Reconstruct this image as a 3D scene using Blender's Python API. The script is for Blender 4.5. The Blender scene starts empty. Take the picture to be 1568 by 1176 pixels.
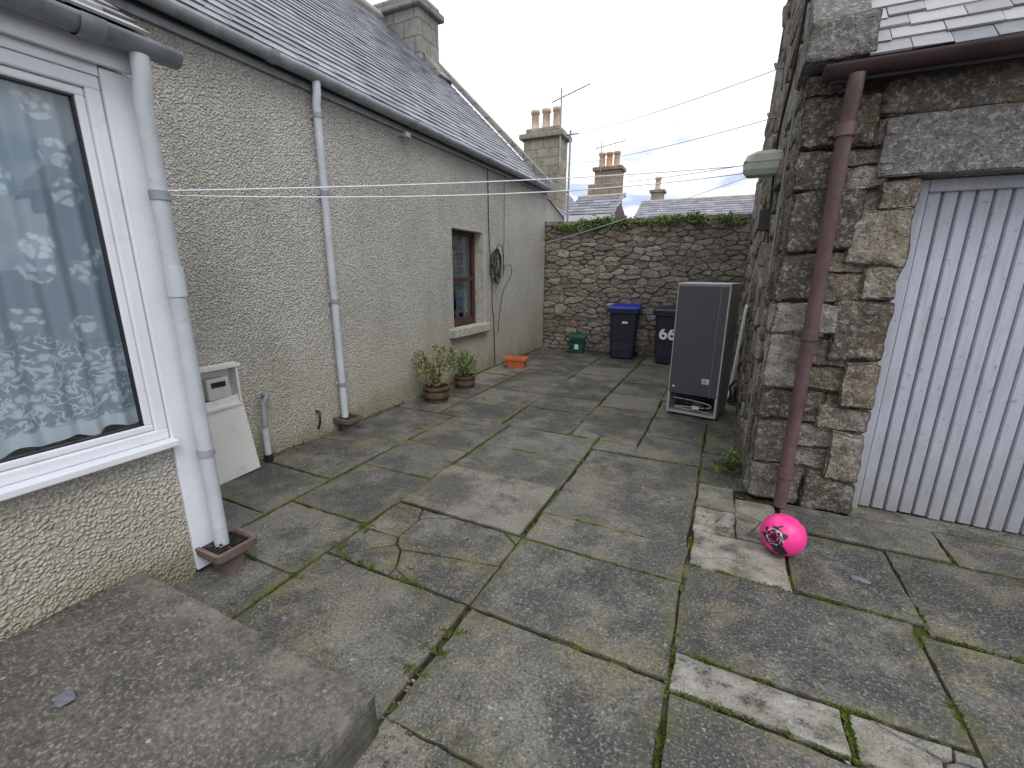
import bpy, bmesh, math, random
from mathutils import Vector, Matrix, noise as mnoise
rad=math.radians
rng=random.Random(7)
scene=bpy.context.scene
scene.view_settings.view_transform='Standard'
scene.view_settings.look='None'
scene.view_settings.exposure=0

# ---------------------------------------------------------------- materials
class N:
    def __init__(s,name):
        s.m=bpy.data.materials.new(name); s.m.use_nodes=True
        s.nt=s.m.node_tree; s.b=s.nt.nodes['Principled BSDF']; s.out=s.nt.nodes['Material Output']
        s.tc=s.nt.nodes.new('ShaderNodeTexCoord')
        s.obj=s.tc.outputs['Object']
    def n(s,t,**k):
        x=s.nt.nodes.new(t)
        for a,v in k.items(): setattr(x,a,v)
        return x
    def l(s,a,b): s.nt.links.new(a,b)
    def val(s,sock,v):
        if isinstance(v,(int,float)): sock.default_value=v
        elif isinstance(v,(tuple,list)):
            sock.default_value=tuple(v)+((1,) if len(v)==3 and len(sock.default_value)==4 else ())
        else: s.l(v,sock)
    def noise(s,scale,detail=4,rough=.55,vec=None,dist=0):
        x=s.n('ShaderNodeTexNoise'); x.inputs['Scale'].default_value=scale
        x.inputs['Detail'].default_value=detail; x.inputs['Roughness'].default_value=rough
        x.inputs['Distortion'].default_value=dist
        s.l(vec or s.obj,x.inputs['Vector']); return x.outputs['Fac']
    def vor(s,scale,vec=None,feature='F1',rand=1,out='Distance',dim='3D'):
        x=s.n('ShaderNodeTexVoronoi',feature=feature,voronoi_dimensions=dim); x.inputs['Scale'].default_value=scale
        x.inputs['Randomness'].default_value=rand
        s.l(vec or s.obj,x.inputs['Vector']); return x.outputs[out]
    def mapv(s,scale=(1,1,1),loc=(0,0,0),rot=(0,0,0),vec=None):
        x=s.n('ShaderNodeMapping'); x.inputs['Scale'].default_value=scale
        x.inputs['Location'].default_value=loc; x.inputs['Rotation'].default_value=rot
        s.l(vec or s.obj,x.inputs['Vector']); return x.outputs[0]
    def ramp(s,f,a,b,lo=0.,hi=1.):
        x=s.n('ShaderNodeMapRange'); x.inputs[1].default_value=a; x.inputs[2].default_value=b
        x.inputs[3].default_value=lo; x.inputs[4].default_value=hi
        s.l(f,x.inputs[0]); return x.outputs[0]
    def mix(s,f,a,b,mode='MIX'):
        x=s.n('ShaderNodeMix',data_type='RGBA',blend_type=mode)
        s.val(x.inputs[0],f); s.val(x.inputs[6],a); s.val(x.inputs[7],b); return x.outputs[2]
    def math(s,op,a,b=0.):
        x=s.n('ShaderNodeMath',operation=op); s.val(x.inputs[0],a); s.val(x.inputs[1],b); return x.outputs[0]
    def sep(s,vec=None):
        x=s.n('ShaderNodeSeparateXYZ'); s.l(vec or s.obj,x.inputs[0]); return x.outputs
    def attr(s,name):
        x=s.n('ShaderNodeAttribute'); x.attribute_name=name
        y=s.n('ShaderNodeSeparateColor'); s.l(x.outputs['Color'],y.inputs[0]); return y.outputs,x
    def bump(s,h,dist=.01,strength=1.,prev=None):
        x=s.n('ShaderNodeBump'); x.inputs['Distance'].default_value=dist; x.inputs['Strength'].default_value=strength
        s.l(h,x.inputs['Height'])
        if prev: s.l(prev,x.inputs['Normal'])
        s.l(x.outputs[0],s.b.inputs['Normal']); return x.outputs[0]
    def fin(s,col,rough=.8,metal=0,spec=.4):
        s.val(s.b.inputs['Base Color'],col); s.val(s.b.inputs['Roughness'],rough)
        s.b.inputs['Metallic'].default_value=metal
        s.b.inputs['Specular IOR Level'].default_value=spec
        return s.m

def simple(name,col,rough=.5,var=.25,scale=8,bump=.0,spec=.4,metal=0,dirt=None):
    n=N(name); f=n.noise(scale,4)
    dark=tuple(c*(1-var) for c in col); light=tuple(min(1,c*(1+var)) for c in col)
    c=n.mix(n.ramp(f,.3,.7),dark,light)
    if dirt:
        d=n.ramp(n.noise(scale*3.1,5,.7),.55,.75)
        c=n.mix(n.math('MULTIPLY',d,dirt[3]),c,dirt[:3])
    if bump: n.bump(n.noise(scale*12,3),bump)
    return n.fin(c,rough,metal,spec)

def roughcast():
    n=N('roughcast')
    v=n.n('ShaderNodeVectorMath',operation='ADD'); n.l(n.obj,v.inputs[0])
    w3=n.n('ShaderNodeTexNoise'); w3.inputs['Scale'].default_value=26; n.l(n.obj,w3.inputs['Vector'])
    sc=n.n('ShaderNodeVectorMath',operation='SCALE'); n.l(w3.outputs['Color'],sc.inputs[0]); sc.inputs['Scale'].default_value=.03
    n.l(sc.outputs[0],v.inputs[1])
    d1=n.vor(62,v.outputs[0])
    h=n.ramp(d1,.08,.8,1,0)
    nz=n.noise(16,4,.6)
    hh=n.math('MULTIPLY',h,n.ramp(nz,.3,.7,.35,1.1))
    n.bump(hh,.016,1.)
    base=n.mix(n.ramp(n.noise(1.1,5),.3,.7),(.50,.48,.43),(.655,.64,.595))
    streak=n.ramp(n.noise(2.2,5,.6,n.mapv((1,1,.22))),.50,.74)
    base=n.mix(n.math('MULTIPLY',streak,.42),base,(.34,.325,.295))
    base=n.mix(n.ramp(hh,.08,.5,.60,0),base,(.16,.15,.135))
    spk=n.ramp(n.noise(70,2,.5),.60,.70)
    base=n.mix(n.math('MULTIPLY',spk,.4),base,(.78,.77,.74))
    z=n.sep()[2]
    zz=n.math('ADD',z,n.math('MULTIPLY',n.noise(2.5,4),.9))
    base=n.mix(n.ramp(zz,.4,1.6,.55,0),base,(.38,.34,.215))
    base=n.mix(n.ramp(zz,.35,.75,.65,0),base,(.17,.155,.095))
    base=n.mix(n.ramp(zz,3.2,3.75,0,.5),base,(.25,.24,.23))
    return n.fin(base,.95,0,.2)

def stone_mat(name,cols,bumpd=.012,big=3.5,moss=.4,edge=.6,ochre=0.):
    n=N(name)
    at,_n=n.attr('tone')
    t=at[0]; g=at[1]
    c=n.mix(n.ramp(t,0,.5),cols[0],cols[1]); c=n.mix(n.ramp(t,.5,1),c,cols[2])
    if ochre:
        c=n.mix(n.ramp(n.noise(2.2,5,.65,n.mapv(loc=(4,1,7))),.46,.62,0,ochre),c,(.27,.19,.105))
    c=n.mix(n.ramp(n.noise(8,5,.65),.44,.62,0,.7),c,cols[3])
    c=n.mix(n.ramp(n.noise(30,5,.75),.5,.62,0,.7),c,cols[4])
    c=n.mix(n.ramp(n.noise(70,3,.7,n.mapv((1,1,1),(3,2,7))),.54,.62,0,.65),c,(.035,.032,.028))
    c=n.mix(n.ramp(n.noise(big,5,.7),.58,.7,0,moss),c,(.17,.17,.09))
    c=n.mix(n.ramp(g,.3,1,0,edge),c,(.04,.036,.03))
    b1=n.bump(n.noise(13,5,.65),bumpd*2.5); n.bump(n.noise(55,4,.7),bumpd,1,b1)
    return n.fin(c,.9,0,.25)

def conc_mat():
    n=N('old_concrete')
    c=n.mix(n.ramp(n.noise(2.2,6,.65),.35,.66),(.060,.057,.052),(.165,.152,.132))
    g=n.noise(70,4,.8)
    c=n.mix(n.ramp(g,.53,.64,0,.7),c,(.36,.34,.30)); c=n.mix(n.ramp(g,.36,.46,.6,0),c,(.02,.019,.017))
    c=n.mix(n.ramp(n.vor(11),.05,.10,.75,0),c,(.44,.42,.37))
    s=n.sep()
    ex=n.math('MAXIMUM',n.ramp(s[0],-1.22,-.97),n.ramp(s[1],.76,.93))
    c=n.mix(n.math('MULTIPLY',n.math('MULTIPLY',ex,n.ramp(n.noise(9,6,.75),.42,.58)),.7),c,(.27,.25,.21))
    c=n.mix(n.ramp(n.noise(1.4,5,.7,n.mapv(loc=(7,2,0))),.52,.66,0,.55),c,(.04,.04,.036))
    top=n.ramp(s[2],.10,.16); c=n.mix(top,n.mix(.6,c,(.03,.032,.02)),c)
    b=n.bump(n.noise(9,5,.6),.016); n.bump(g,.008,1,b)
    return n.fin(c,.85,0,.3)

def slab_mat():
    n=N('flagstone'); at,an=n.attr('tone')
    t,e,p=at[0],at[1],at[2]; al=an.outputs['Alpha']
    c=n.mix(t,(.060,.060,.058),(.235,.222,.19))
    c=n.mix(n.ramp(n.noise(3.0,7,.7),.45,.61,0,.65),c,(.225,.215,.19))
    c=n.mix(n.ramp(n.noise(1.6,7,.72,n.mapv(loc=(5,3,1))),.47,.56,0,.75),c,(.045,.044,.043))
    c=n.mix(n.ramp(n.noise(2.3,6,.72,n.mapv(loc=(9,3,1))),.53,.62,0,.5),c,(.22,.195,.12))
    g1=n.noise(80,3,.8)
    c=n.mix(n.ramp(g1,.55,.66,0,.62),c,(.42,.40,.36))
    c=n.mix(n.ramp(g1,.35,.46,.7,0),c,(.018,.018,.017))
    lv=n.n('ShaderNodeTexVoronoi'); lv.inputs['Scale'].default_value=17; n.l(n.mapv(loc=(2,2,0)),lv.inputs['Vector'])
    lc=n.n('ShaderNodeSeparateColor'); n.l(lv.outputs['Color'],lc.inputs[0])
    thr=n.math('MULTIPLY',n.ramp(lc.outputs[0],.55,1.,0,.17),1.)
    ls=n.ramp(n.math('SUBTRACT',lv.outputs['Distance'],thr),-.03,.02,1,0)
    c=n.mix(n.math('MULTIPLY',ls,n.ramp(n.noise(40,3,.7),.35,.6,.1,.6)),c,(.50,.48,.44))
    me=n.math('MULTIPLY',n.ramp(e,.0,1.),n.ramp(n.noise(3.3,5,.65),.42,.58))
    c=n.mix(n.math('MULTIPLY',me,.75),c,(.15,.145,.055))
    c=n.mix(n.ramp(e,.85,1,0,.8),c,(.022,.02,.017))
    pm=n.math('MULTIPLY',p,n.ramp(n.noise(6,7,.78),.43,.54))
    pc=n.mix(al,(.43,.42,.39),(.40,.345,.305))
    pc=n.mix(n.ramp(n.noise(24,5,.75),.44,.60,0,.8),pc,(.23,.20,.17))
    c=n.mix(n.math('MULTIPLY',pm,.9),c,pc)
    b1=n.bump(n.noise(10,5,.65),.024); n.bump(g1,.007,1,b1)
    rgh=n.ramp(n.noise(1.6,4,.6),.35,.65,.38,.8)
    return n.fin(c,rgh,0,.45)

def slate_mat(name,c0,c1,rough=.45):
    n=N(name); at,_=n.attr('tone')
    c=n.mix(at[0],c0,c1)
    c=n.mix(n.ramp(n.noise(14,5,.7),.55,.75,0,.5),c,(.28,.28,.27))
    c=n.mix(n.ramp(n.noise(1.2,4,.7),.6,.75,0,.3),c,(.16,.165,.11))
    n.bump(n.noise(35,3,.6),.004)
    return n.fin(c,n.ramp(n.noise(20,2),.3,.7,rough-.1,rough+.15),0,.6)

def block_mat(name,c0,c1,mortar,sx=.4,sy=.25):
    n=N(name); s=n.sep()
    cb=n.n('ShaderNodeCombineXYZ'); n.l(n.math('ADD',s[0],s[1]),cb.inputs[0]); n.l(s[2],cb.inputs[1])
    nz=n.n('ShaderNodeTexNoise'); nz.inputs['Scale'].default_value=3; n.l(n.obj,nz.inputs['Vector'])
    sc=n.n('ShaderNodeVectorMath',operation='SCALE'); n.l(nz.outputs['Color'],sc.inputs[0]); sc.inputs['Scale'].default_value=.08
    ad=n.n('ShaderNodeVectorMath',operation='ADD'); n.l(cb.outputs[0],ad.inputs[0]); n.l(sc.outputs[0],ad.inputs[1])
    b=n.n('ShaderNodeTexBrick'); n.l(ad.outputs[0],b.inputs['Vector'])
    b.inputs['Scale'].default_value=1; b.inputs['Brick Width'].default_value=sx; b.inputs['Row Height'].default_value=sy
    b.inputs['Mortar Size'].default_value=.014; b.inputs['Mortar Smooth'].default_value=.4
    b.inputs['Color1'].default_value=(*c0,1); b.inputs['Color2'].default_value=(*c1,1); b.inputs['Mortar'].default_value=(*mortar,1)
    c=n.mix(n.ramp(n.noise(6,6,.7),.4,.7,0,.6),b.outputs['Color'],(.12,.11,.10))
    c=n.mix(n.ramp(n.noise(1.4,4,.7),.5,.7,0,.4),c,(.36,.33,.28))
    b1=n.bump(n.math('SUBTRACT',1,b.outputs['Fac']),.015); n.bump(n.noise(25,4),.01,1,b1)
    return n.fin(c,.9,0,.2)

M={}
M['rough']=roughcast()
M['rubble']=stone_mat('rubble_stone',[(.16,.145,.125),(.29,.26,.215),(.45,.405,.33),(.19,.17,.145),(.44,.41,.36)],.012,3.5,.3,.6,.3)
M['granite']=stone_mat('granite_block',[(.115,.10,.085),(.235,.21,.175),(.42,.39,.345),(.12,.105,.085),(.50,.475,.43)],.022,3.0,.35,.85,.6)
M['lintel']=stone_mat('lintel_granite',[(.16,.15,.145),(.19,.18,.175),(.23,.21,.205),(.11,.10,.095),(.42,.40,.39)],.010)
M['mortar']=simple('mortar',(.17,.15,.12),.95,.35,12,.01,.2,dirt=(.06,.052,.04,.8))
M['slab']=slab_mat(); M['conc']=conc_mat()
n=N('joint_soil'); c=n.mix(n.ramp(n.noise(5,5,.7),.48,.60),(.018,.016,.013),(.07,.085,.02)); n.bump(n.noise(50,4),.01); M['soil']=n.fin(c,.95,0,.2)
M['ground']=simple('ground',(.12,.115,.09),.95,.3,.4,.01,.2,dirt=(.06,.08,.03,.6))
M['slateL']=slate_mat('slate_blue',(.12,.125,.155),(.27,.275,.315),.38)
M['slateR']=slate_mat('slate_weathered',(.16,.165,.18),(.38,.38,.40),.5)
M['white']=simple('white_upvc',(.70,.72,.77),.3,.05,3,0,.5,dirt=(.5,.51,.48,.35))
M['pipe']=simple('grey_white_pipe',(.50,.53,.57),.45,.10,5,.001,.4,dirt=(.34,.35,.33,.5))
M['gutter']=simple('grey_gutter',(.25,.27,.29),.5,.25,6,.001,.4,dirt=(.12,.12,.11,.6))
M['ibrown']=simple('brown_iron',(.115,.07,.07),.42,.25,6,.001,.5,dirt=(.26,.20,.19,.4))
M['maroon']=simple('dark_gutter',(.055,.032,.035),.5,.3,6,.001,.4)
M['dark']=simple('dark_interior',(.03,.034,.04),.9,.3,2)
M['room']=simple('room_wall',(.25,.28,.31),.9,.1,2)
M['brownframe']=simple('brown_window_frame',(.075,.033,.027),.45,.2,6)
M['sill']=simple('stone_sill',(.40,.38,.34),.9,.25,14,.004,.2,dirt=(.16,.15,.12,.6))
n=N('garage_paint'); s=n.sep(); c=n.mix(n.ramp(n.noise(2.5,5,.6,n.mapv((1,1,.3))),.35,.7),(.38,.39,.455),(.51,.52,.60))
zz=n.math('ADD',s[2],n.math('MULTIPLY',n.noise(7,6,.7,n.mapv((1,1,.35))),.9))
c=n.mix(n.ramp(zz,.40,1.05,.9,0),c,(.25,.25,.245)); c=n.mix(n.ramp(n.noise(30,6,.75),.59,.65,0,.75),c,(.20,.19,.18))
c=n.mix(n.ramp(n.noise(5,5,.7,n.mapv((6,1,.5))),.50,.66,0,.55),c,(.32,.325,.365))
n.bump(n.noise(60,4),.002); M['gdoor']=n.fin(c,.6,0,.35)
M['fr_dark']=simple('fridge_back',(.075,.079,.088),.45,.06,2,0,.4)
M['fr_side']=simple('fridge_silver',(.46,.47,.48),.4,.05,2,0,.5,.1)
M['black']=simple('black_plastic',(.016,.017,.02),.4,.3,5,0,.5)
M['navy']=simple('bin_navy_plastic',(.016,.02,.034),.42,.2,7,.001,.5,dirt=(.06,.06,.06,.4))
M['blue']=simple('bin_blue_lid',(.012,.03,.30),.4,.15,6,0,.5)
M['green']=simple('caddy_green',(.008,.09,.055),.45,.15,6,0,.5)
M['terra']=simple('terracotta',(.50,.14,.06),.7,.15,8,.001,.3)
M['clay']=simple('clay_brown',(.15,.11,.095),.6,.25,9,.002,.4,dirt=(.25,.22,.19,.5))
M['wood']=simple('barrel_wood',(.13,.08,.05),.75,.35,14,.003,.3,dirt=(.05,.03,.02,.6))
M['leaf']=simple('leaf_green',(.12,.17,.05),.55,.55,9,0,.35)
M['leafy']=simple('leaf_yellowgreen',(.19,.20,.07),.55,.6,9,0,.35)
M['ivy']=simple('wall_plant_green',(.17,.23,.075),.6,.5,6,0,.3)
M['moss']=simple('moss',(.13,.17,.035),.8,.5,14,0,.2)
M['twig']=simple('twig',(.10,.07,.04),.8,.3,20)
M['cable']=simple('cable_black',(.02,.02,.02),.5,.2,8)
M['line']=simple('washing_line_white',(.66,.7,.78),.4,.05,8)
M['lamp']=simple('aged_plastic',(.42,.46,.38),.5,.15,8,.001,.4,dirt=(.2,.24,.13,.5))
M['board']=simple('painted_board',(.66,.65,.63),.6,.06,4,.001,.4,dirt=(.35,.33,.29,.6))
M['meterw']=simple('meter_casing',(.5,.5,.48),.5,.12,7,0,.4)
M['chimA']=block_mat('chimney_stone',(.28,.25,.20),(.40,.36,.29),(.22,.2,.17),.45,.27)
M['chimL']=block_mat('grey_chimney_stone',(.24,.23,.21),(.33,.315,.29),(.17,.165,.155),.5,.3)
M['chimB']=block_mat('brown_chimney_stone',(.28,.21,.15),(.38,.29,.21),(.22,.18,.14),.4,.22)
M['pot']=simple('chimney_pot_buff',(.50,.38,.28),.8,.2,5)
M['poto']=simple('chimney_pot_orange',(.48,.29,.18),.8,.2,5)
M['metal']=simple('galvanised',(.30,.31,.33),.4,.15,8,0,.5,.5)
M['harl']=simple('pale_harling',(.46,.45,.42),.95,.15,20,.01,.2)
M['label']=simple('white_label',(.78,.78,.78),.5,.04,6)
M['slatebit']=simple('slate_fragment',(.15,.16,.19),.6,.2,10)

n=N('window_glass'); tr=n.n('ShaderNodeBsdfTransparent'); gl=n.n('ShaderNodeBsdfGlossy'); gl.inputs['Roughness'].default_value=.015
lw=n.n('ShaderNodeFresnel'); lw.inputs['IOR'].default_value=1.5
mx=n.n('ShaderNodeMixShader'); n.l(n.ramp(lw.outputs[0],0,1,.02,.75),mx.inputs[0]); n.l(tr.outputs[0],mx.inputs[1]); n.l(gl.outputs[0],mx.inputs[2]); n.l(mx.outputs[0],n.out.inputs[0])
tr.inputs[0].default_value=(.93,.97,.99,1)
M['glass']=n.m

def lace():
    n=N('lace_curtain'); s=n.sep()
    cb=n.n('ShaderNodeCombineXYZ'); n.l(s[1],cb.inputs[0]); n.l(s[2],cb.inputs[1])
    v=cb.outputs[0]
    dz=n.n('ShaderNodeTexNoise'); dz.inputs['Scale'].default_value=18; n.l(v,dz.inputs['Vector'])
    sc=n.n('ShaderNodeVectorMath',operation='SCALE'); n.l(dz.outputs['Color'],sc.inputs[0]); sc.inputs['Scale'].default_value=.05
    ad=n.n('ShaderNodeVectorMath',operation='ADD'); n.l(v,ad.inputs[0]); n.l(sc.outputs[0],ad.inputs[1]); vv=ad.outputs[0]
    fl=n.ramp(n.vor(5.2,vv,rand=.7,dim='2D'),.26,.31,1,0)
    pet=n.ramp(n.vor(27,vv,dim='2D'),.28,.48,1,.15)
    flower=n.math('MULTIPLY',fl,pet)
    low=n.ramp(n.math('ADD',s[2],n.math('MULTIPLY',n.noise(4,2,.5,v),.25)),1.44,1.47,1,0)
    scroll=n.ramp(n.math('ABSOLUTE',n.math('SUBTRACT',n.noise(15,1,.5,vv,1.2),.5)),.02,.05,1,0)
    lowf=n.math('MULTIPLY',n.ramp(n.vor(8,vv,dim='2D'),.28,.34,1,0),pet)
    hem=n.ramp(n.math('ADD',s[2],n.math('MULTIPLY',n.noise(30,1,.5,v),.03)),.985,1.0,1,0)
    lowp=n.math('MAXIMUM',n.math('MULTIPLY',low,n.math('MAXIMUM',scroll,lowf)),hem)
    pat=n.math('MAXIMUM',flower,lowp)
    n.l(n.ramp(pat,0,1,.86,.99),n.b.inputs['Alpha'])
    c=n.mix(pat,(.52,.585,.645),(.93,.94,.96))
    return n.fin(c,.9,0,.1)
M['lace']=lace()

# ---------------------------------------------------------------- helpers
def empty(name,loc=(0,0,0),rotz=0,local=False):
    e=bpy.data.objects.new(name,None); scene.collection.objects.link(e)
    e.location=loc; e.rotation_euler=(0,0,rotz); e.empty_display_size=.2; e['local']=local
    return e
def put(o,mat=None,parent=None,smooth=False):
    if o.name not in scene.collection.objects: scene.collection.objects.link(o)
    if mat: o.data.materials.append(mat)
    if parent:
        o.parent=parent
        if not parent['local']: o.matrix_parent_inverse=Matrix.Translation(-Vector(parent.location))
    if smooth and o.type=='MESH':
        for p in o.data.polygons: p.use_smooth=True
    return o
def frombm(name,bm,mat,parent=None,smooth=False,recalc=True):
    if recalc: bmesh.ops.recalc_face_normals(bm,faces=bm.faces)
    me=bpy.data.meshes.new(name); bm.to_mesh(me); bm.free()
    return put(bpy.data.objects.new(name,me),mat,parent,smooth)
def bmbox(bm,x,y,z):
    vs=[bm.verts.new((a,b,c)) for c in z for b in y for a in x]
    for f in ((0,2,3,1),(4,5,7,6),(0,1,5,4),(2,6,7,3),(0,4,6,2),(1,3,7,5)): bm.faces.new([vs[i] for i in f])
    return vs
def box(name,x,y,z,mat,parent=None,bevel=0.):
    bm=bmesh.new(); bmbox(bm,x,y,z); o=frombm(name,bm,mat,parent)
    if bevel:
        m=o.modifiers.new('b','BEVEL'); m.width=bevel; m.segments=2
    return o
def prism(name,pts,vec,mat,parent=None):
    bm=bmesh.new(); a=[bm.verts.new(p) for p in pts]; b=[bm.verts.new(Vector(p)+Vector(vec)) for p in pts]
    bm.faces.new(a); bm.faces.new(b[::-1]); k=len(a)
    for i in range(k): bm.faces.new((a[i],a[(i+1)%k],b[(i+1)%k],b[i]))
    return frombm(name,bm,mat,parent)
def tube(name,pts,r,mat,parent=None,smooth=False,res=4):
    cu=bpy.data.curves.new(name,'CURVE'); cu.dimensions='3D'; cu.bevel_depth=r; cu.bevel_resolution=res; cu.use_fill_caps=True
    if smooth:
        sp=cu.splines.new('NURBS'); sp.points.add(len(pts)-1)
        for i,p in enumerate(pts): sp.points[i].co=(*p,1)
        sp.use_endpoint_u=True; sp.order_u=3; sp.resolution_u=6
    else:
        sp=cu.splines.new('POLY'); sp.points.add(len(pts)-1)
        for i,p in enumerate(pts): sp.points[i].co=(*p,1)
    return put(bpy.data.objects.new(name,cu),mat,parent)
def halfround(name,p0,p1,r,mat,parent=None,t=.006):
    p0=Vector(p0);p1=Vector(p1); d=(p1-p0).normalized(); side=d.cross(Vector((0,0,1))).normalized()
    bm=bmesh.new(); prof=[]
    for i in range(13):
        a=math.pi*i/12; prof.append(side*(r*math.cos(a))+Vector((0,0,-r*math.sin(a))))
    for i in range(12,-1,-1):
        a=math.pi*i/12; q=r-t; prof.append(side*(q*math.cos(a))+Vector((0,0,-q*math.sin(a))))
    A=[bm.verts.new(p0+q) for q in prof]; B=[bm.verts.new(p1+q) for q in prof]; k=len(A)
    for i in range(k): bm.faces.new((A[i],A[(i+1)%k],B[(i+1)%k],B[i]))
    for E in (A,B): bm.faces.new(E[:13])
    L=(p1-p0).length; s=1.8
    while s<L:
        c=p0+d*s
        X=[[bm.verts.new(c+d*o+q*1.12) for q in prof[:13]] for o in (-.04,.04)]
        for i in range(12): bm.faces.new((X[0][i],X[0][i+1],X[1][i+1],X[1][i]))
        s+=1.8
    return frombm(name,bm,mat,parent,True)
def ring(cx,cy,hw,hd,z,r,n=5):
    pts=[]
    r=min(r,hw,hd)
    for q,(sx,sy) in enumerate(((1,1),(-1,1),(-1,-1),(1,-1))):
        for i in range(n):
            a=math.pi/2*q+math.pi/2*i/(n-1)
            pts.append(Vector((cx+sx*(hw-r)+r*math.cos(a),cy+sy*(hd-r)+r*math.sin(a),z)))
    return pts
def loft(bm,secs,cap0=True,cap1=True):
    R=[[bm.verts.new(p) for p in s] for s in secs]; k=len(R[0])
    for a,b in zip(R,R[1:]):
        for i in range(k): bm.faces.new((a[i],a[(i+1)%k],b[(i+1)%k],b[i]))
    if cap0: bm.faces.new(R[0][::-1])
    if cap1: bm.faces.new(R[-1])
def clip(poly,p,nrm):
    out=[]
    for i in range(len(poly)):
        a=poly[i];b=poly[(i+1)%len(poly)]
        da=(a[0]-p[0])*nrm[0]+(a[1]-p[1])*nrm[1]; db=(b[0]-p[0])*nrm[0]+(b[1]-p[1])*nrm[1]
        if da<=0: out.append(a)
        if (da<0<db) or (db<0<da):
            t=da/(da-db); out.append((a[0]+(b[0]-a[0])*t,a[1]+(b[1]-a[1])*t))
    return out
def cells(w,h,cw,ch,r,drop=.2,jit=.42):
    k=cw/ch; pts=[]
    nx=max(1,round(w/cw)); ny=max(1,round(h/ch))
    for j in range(-1,ny+1):
        for i in range(-1,nx+2):
            if r.random()<drop: continue
            pts.append(((i+(.5 if j%2 else 0)+r.uniform(-jit,jit))*w/nx,(j+.5+r.uniform(-jit,jit)*.8)*h/ny*k))
    H=h*k; res=[]
    for a in pts:
        poly=[(0,0),(w,0),(w,H),(0,H)]
        for b in pts:
            if b is a: continue
            dx=b[0]-a[0];dy=b[1]-a[1]
            if dx*dx+dy*dy>(3.4*cw)**2: continue
            poly=clip(poly,((a[0]+b[0])/2,(a[1]+b[1])/2),(dx,dy))
            if len(poly)<3: break
        if len(poly)>=3: res.append([(x,y/k) for x,y in poly])
    return res
def stone(bm,lay,poly,O,U,V,Nn,gap,depth,r,tone,prof,seg=.06,jit=.004,pale=0.,al=0.,tilt=.02,round_=0):
    P=[]
    for i in range(len(poly)):
        a=Vector(poly[i]);b=Vector(poly[(i+1)%len(poly)]); L=(b-a).length
        if L<.004: continue
        k=max(1,int(L/seg))
        for q in range(k): P.append(a+(b-a)*(q/k))
    if len(P)<3: return
    c=sum(P,Vector((0,0)))/len(P)
    if round_:
        for _ in range(round_): P=[(P[i-1]+P[i]*2+P[(i+1)%len(P)])/4 for i in range(len(P))]
    P=[p+Vector((r.uniform(-jit,jit),r.uniform(-jit,jit))) for p in P]
    tx=r.uniform(-tilt,tilt);ty=r.uniform(-tilt,tilt)
    rings=[]
    for ins,d,e in prof:
        R=[]
        for p in P:
            v=p-c; L=max(v.length,1e-4); q=c+v*max(.12,1-(gap+ins)/L)
            z=d*depth+(q-c).dot(Vector((tx,ty)))*(1 if d>0 else 0)
            if d>0: z+=r.uniform(-1,1)*jit*.7
            w=O+U*q.x+V*q.y+Nn*z
            vv=bm.verts.new(w); vv[lay]=(tone,e,pale,al); R.append(vv)
        rings.append(R)
    k=len(P)
    for a,b in zip(rings,rings[1:]):
        for i in range(k): bm.faces.new((a[i],a[(i+1)%k],b[(i+1)%k],b[i]))
    w=bm.verts.new(O+U*c.x+V*c.y+Nn*(depth+r.uniform(-.3,.3)*jit)); w[lay]=(tone,0,pale,al)
    for i in range(k): bm.faces.new((rings[-1][i],rings[-1][(i+1)%k],w))
PROF=[(0,-.6,1),(0,.15,.9),(.006,.7,.35),(.016,.95,.05),(.04,1,0)]
def rubble(bm,lay,O,U,V,Nn,w,h,cw,ch,r,depth=.045,test=None,gap=.005,drop=.22,jit=.005):
    for poly in cells(w,h,cw,ch,r,drop,.38):
        cx=sum(p[0] for p in poly)/len(poly);cy=sum(p[1] for p in poly)/len(poly)
        if test and not test(cx,cy): continue
        stone(bm,lay,poly,O,U,V,Nn,gap,depth*r.uniform(.5,1.3),r,r.random(),PROF,seg=.05,jit=jit,tilt=.08,round_=1)
def rough_block(bm,lay,x,y,z,r,tone,cuts=5,amp=.012,rd=.02,f=7):
    tmp=bmesh.new(); bmesh.ops.create_cube(tmp,size=2); bmesh.ops.subdivide_edges(tmp,edges=tmp.edges[:],cuts=cuts,use_grid_fill=True)
    h=Vector(((x[1]-x[0])/2,(y[1]-y[0])/2,(z[1]-z[0])/2)); c=Vector(((x[1]+x[0])/2,(y[1]+y[0])/2,(z[1]+z[0])/2))
    mp={}; off=Vector((r.uniform(0,50),r.uniform(0,50),0))
    for v in tmp.verts:
        p=Vector([v.co[i]*h[i] for i in range(3)])
        onf=[abs(abs(v.co[i])-1)<1e-4 for i in range(3)]; ne=sum(onf)
        if ne>=2:
            for i in range(3):
                if onf[i]: p[i]-=math.copysign(rd*(.35 if ne==2 else .6)*r.uniform(.3,1.5),p[i])
        w=c+p; nv=mnoise.noise_vector((w+off)*f)*amp+mnoise.noise_vector((w+off)*f*2.6)*amp*.6+mnoise.noise_vector((w+off)*f*6)*amp*.3
        w=w+nv; q=bm.verts.new(w); q[lay]=(tone,1. if ne>=2 else .0,0,0); mp[v.index]=q
    for fc in tmp.faces: bm.faces.new([mp[v.index] for v in fc.verts])
    tmp.free()
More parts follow.
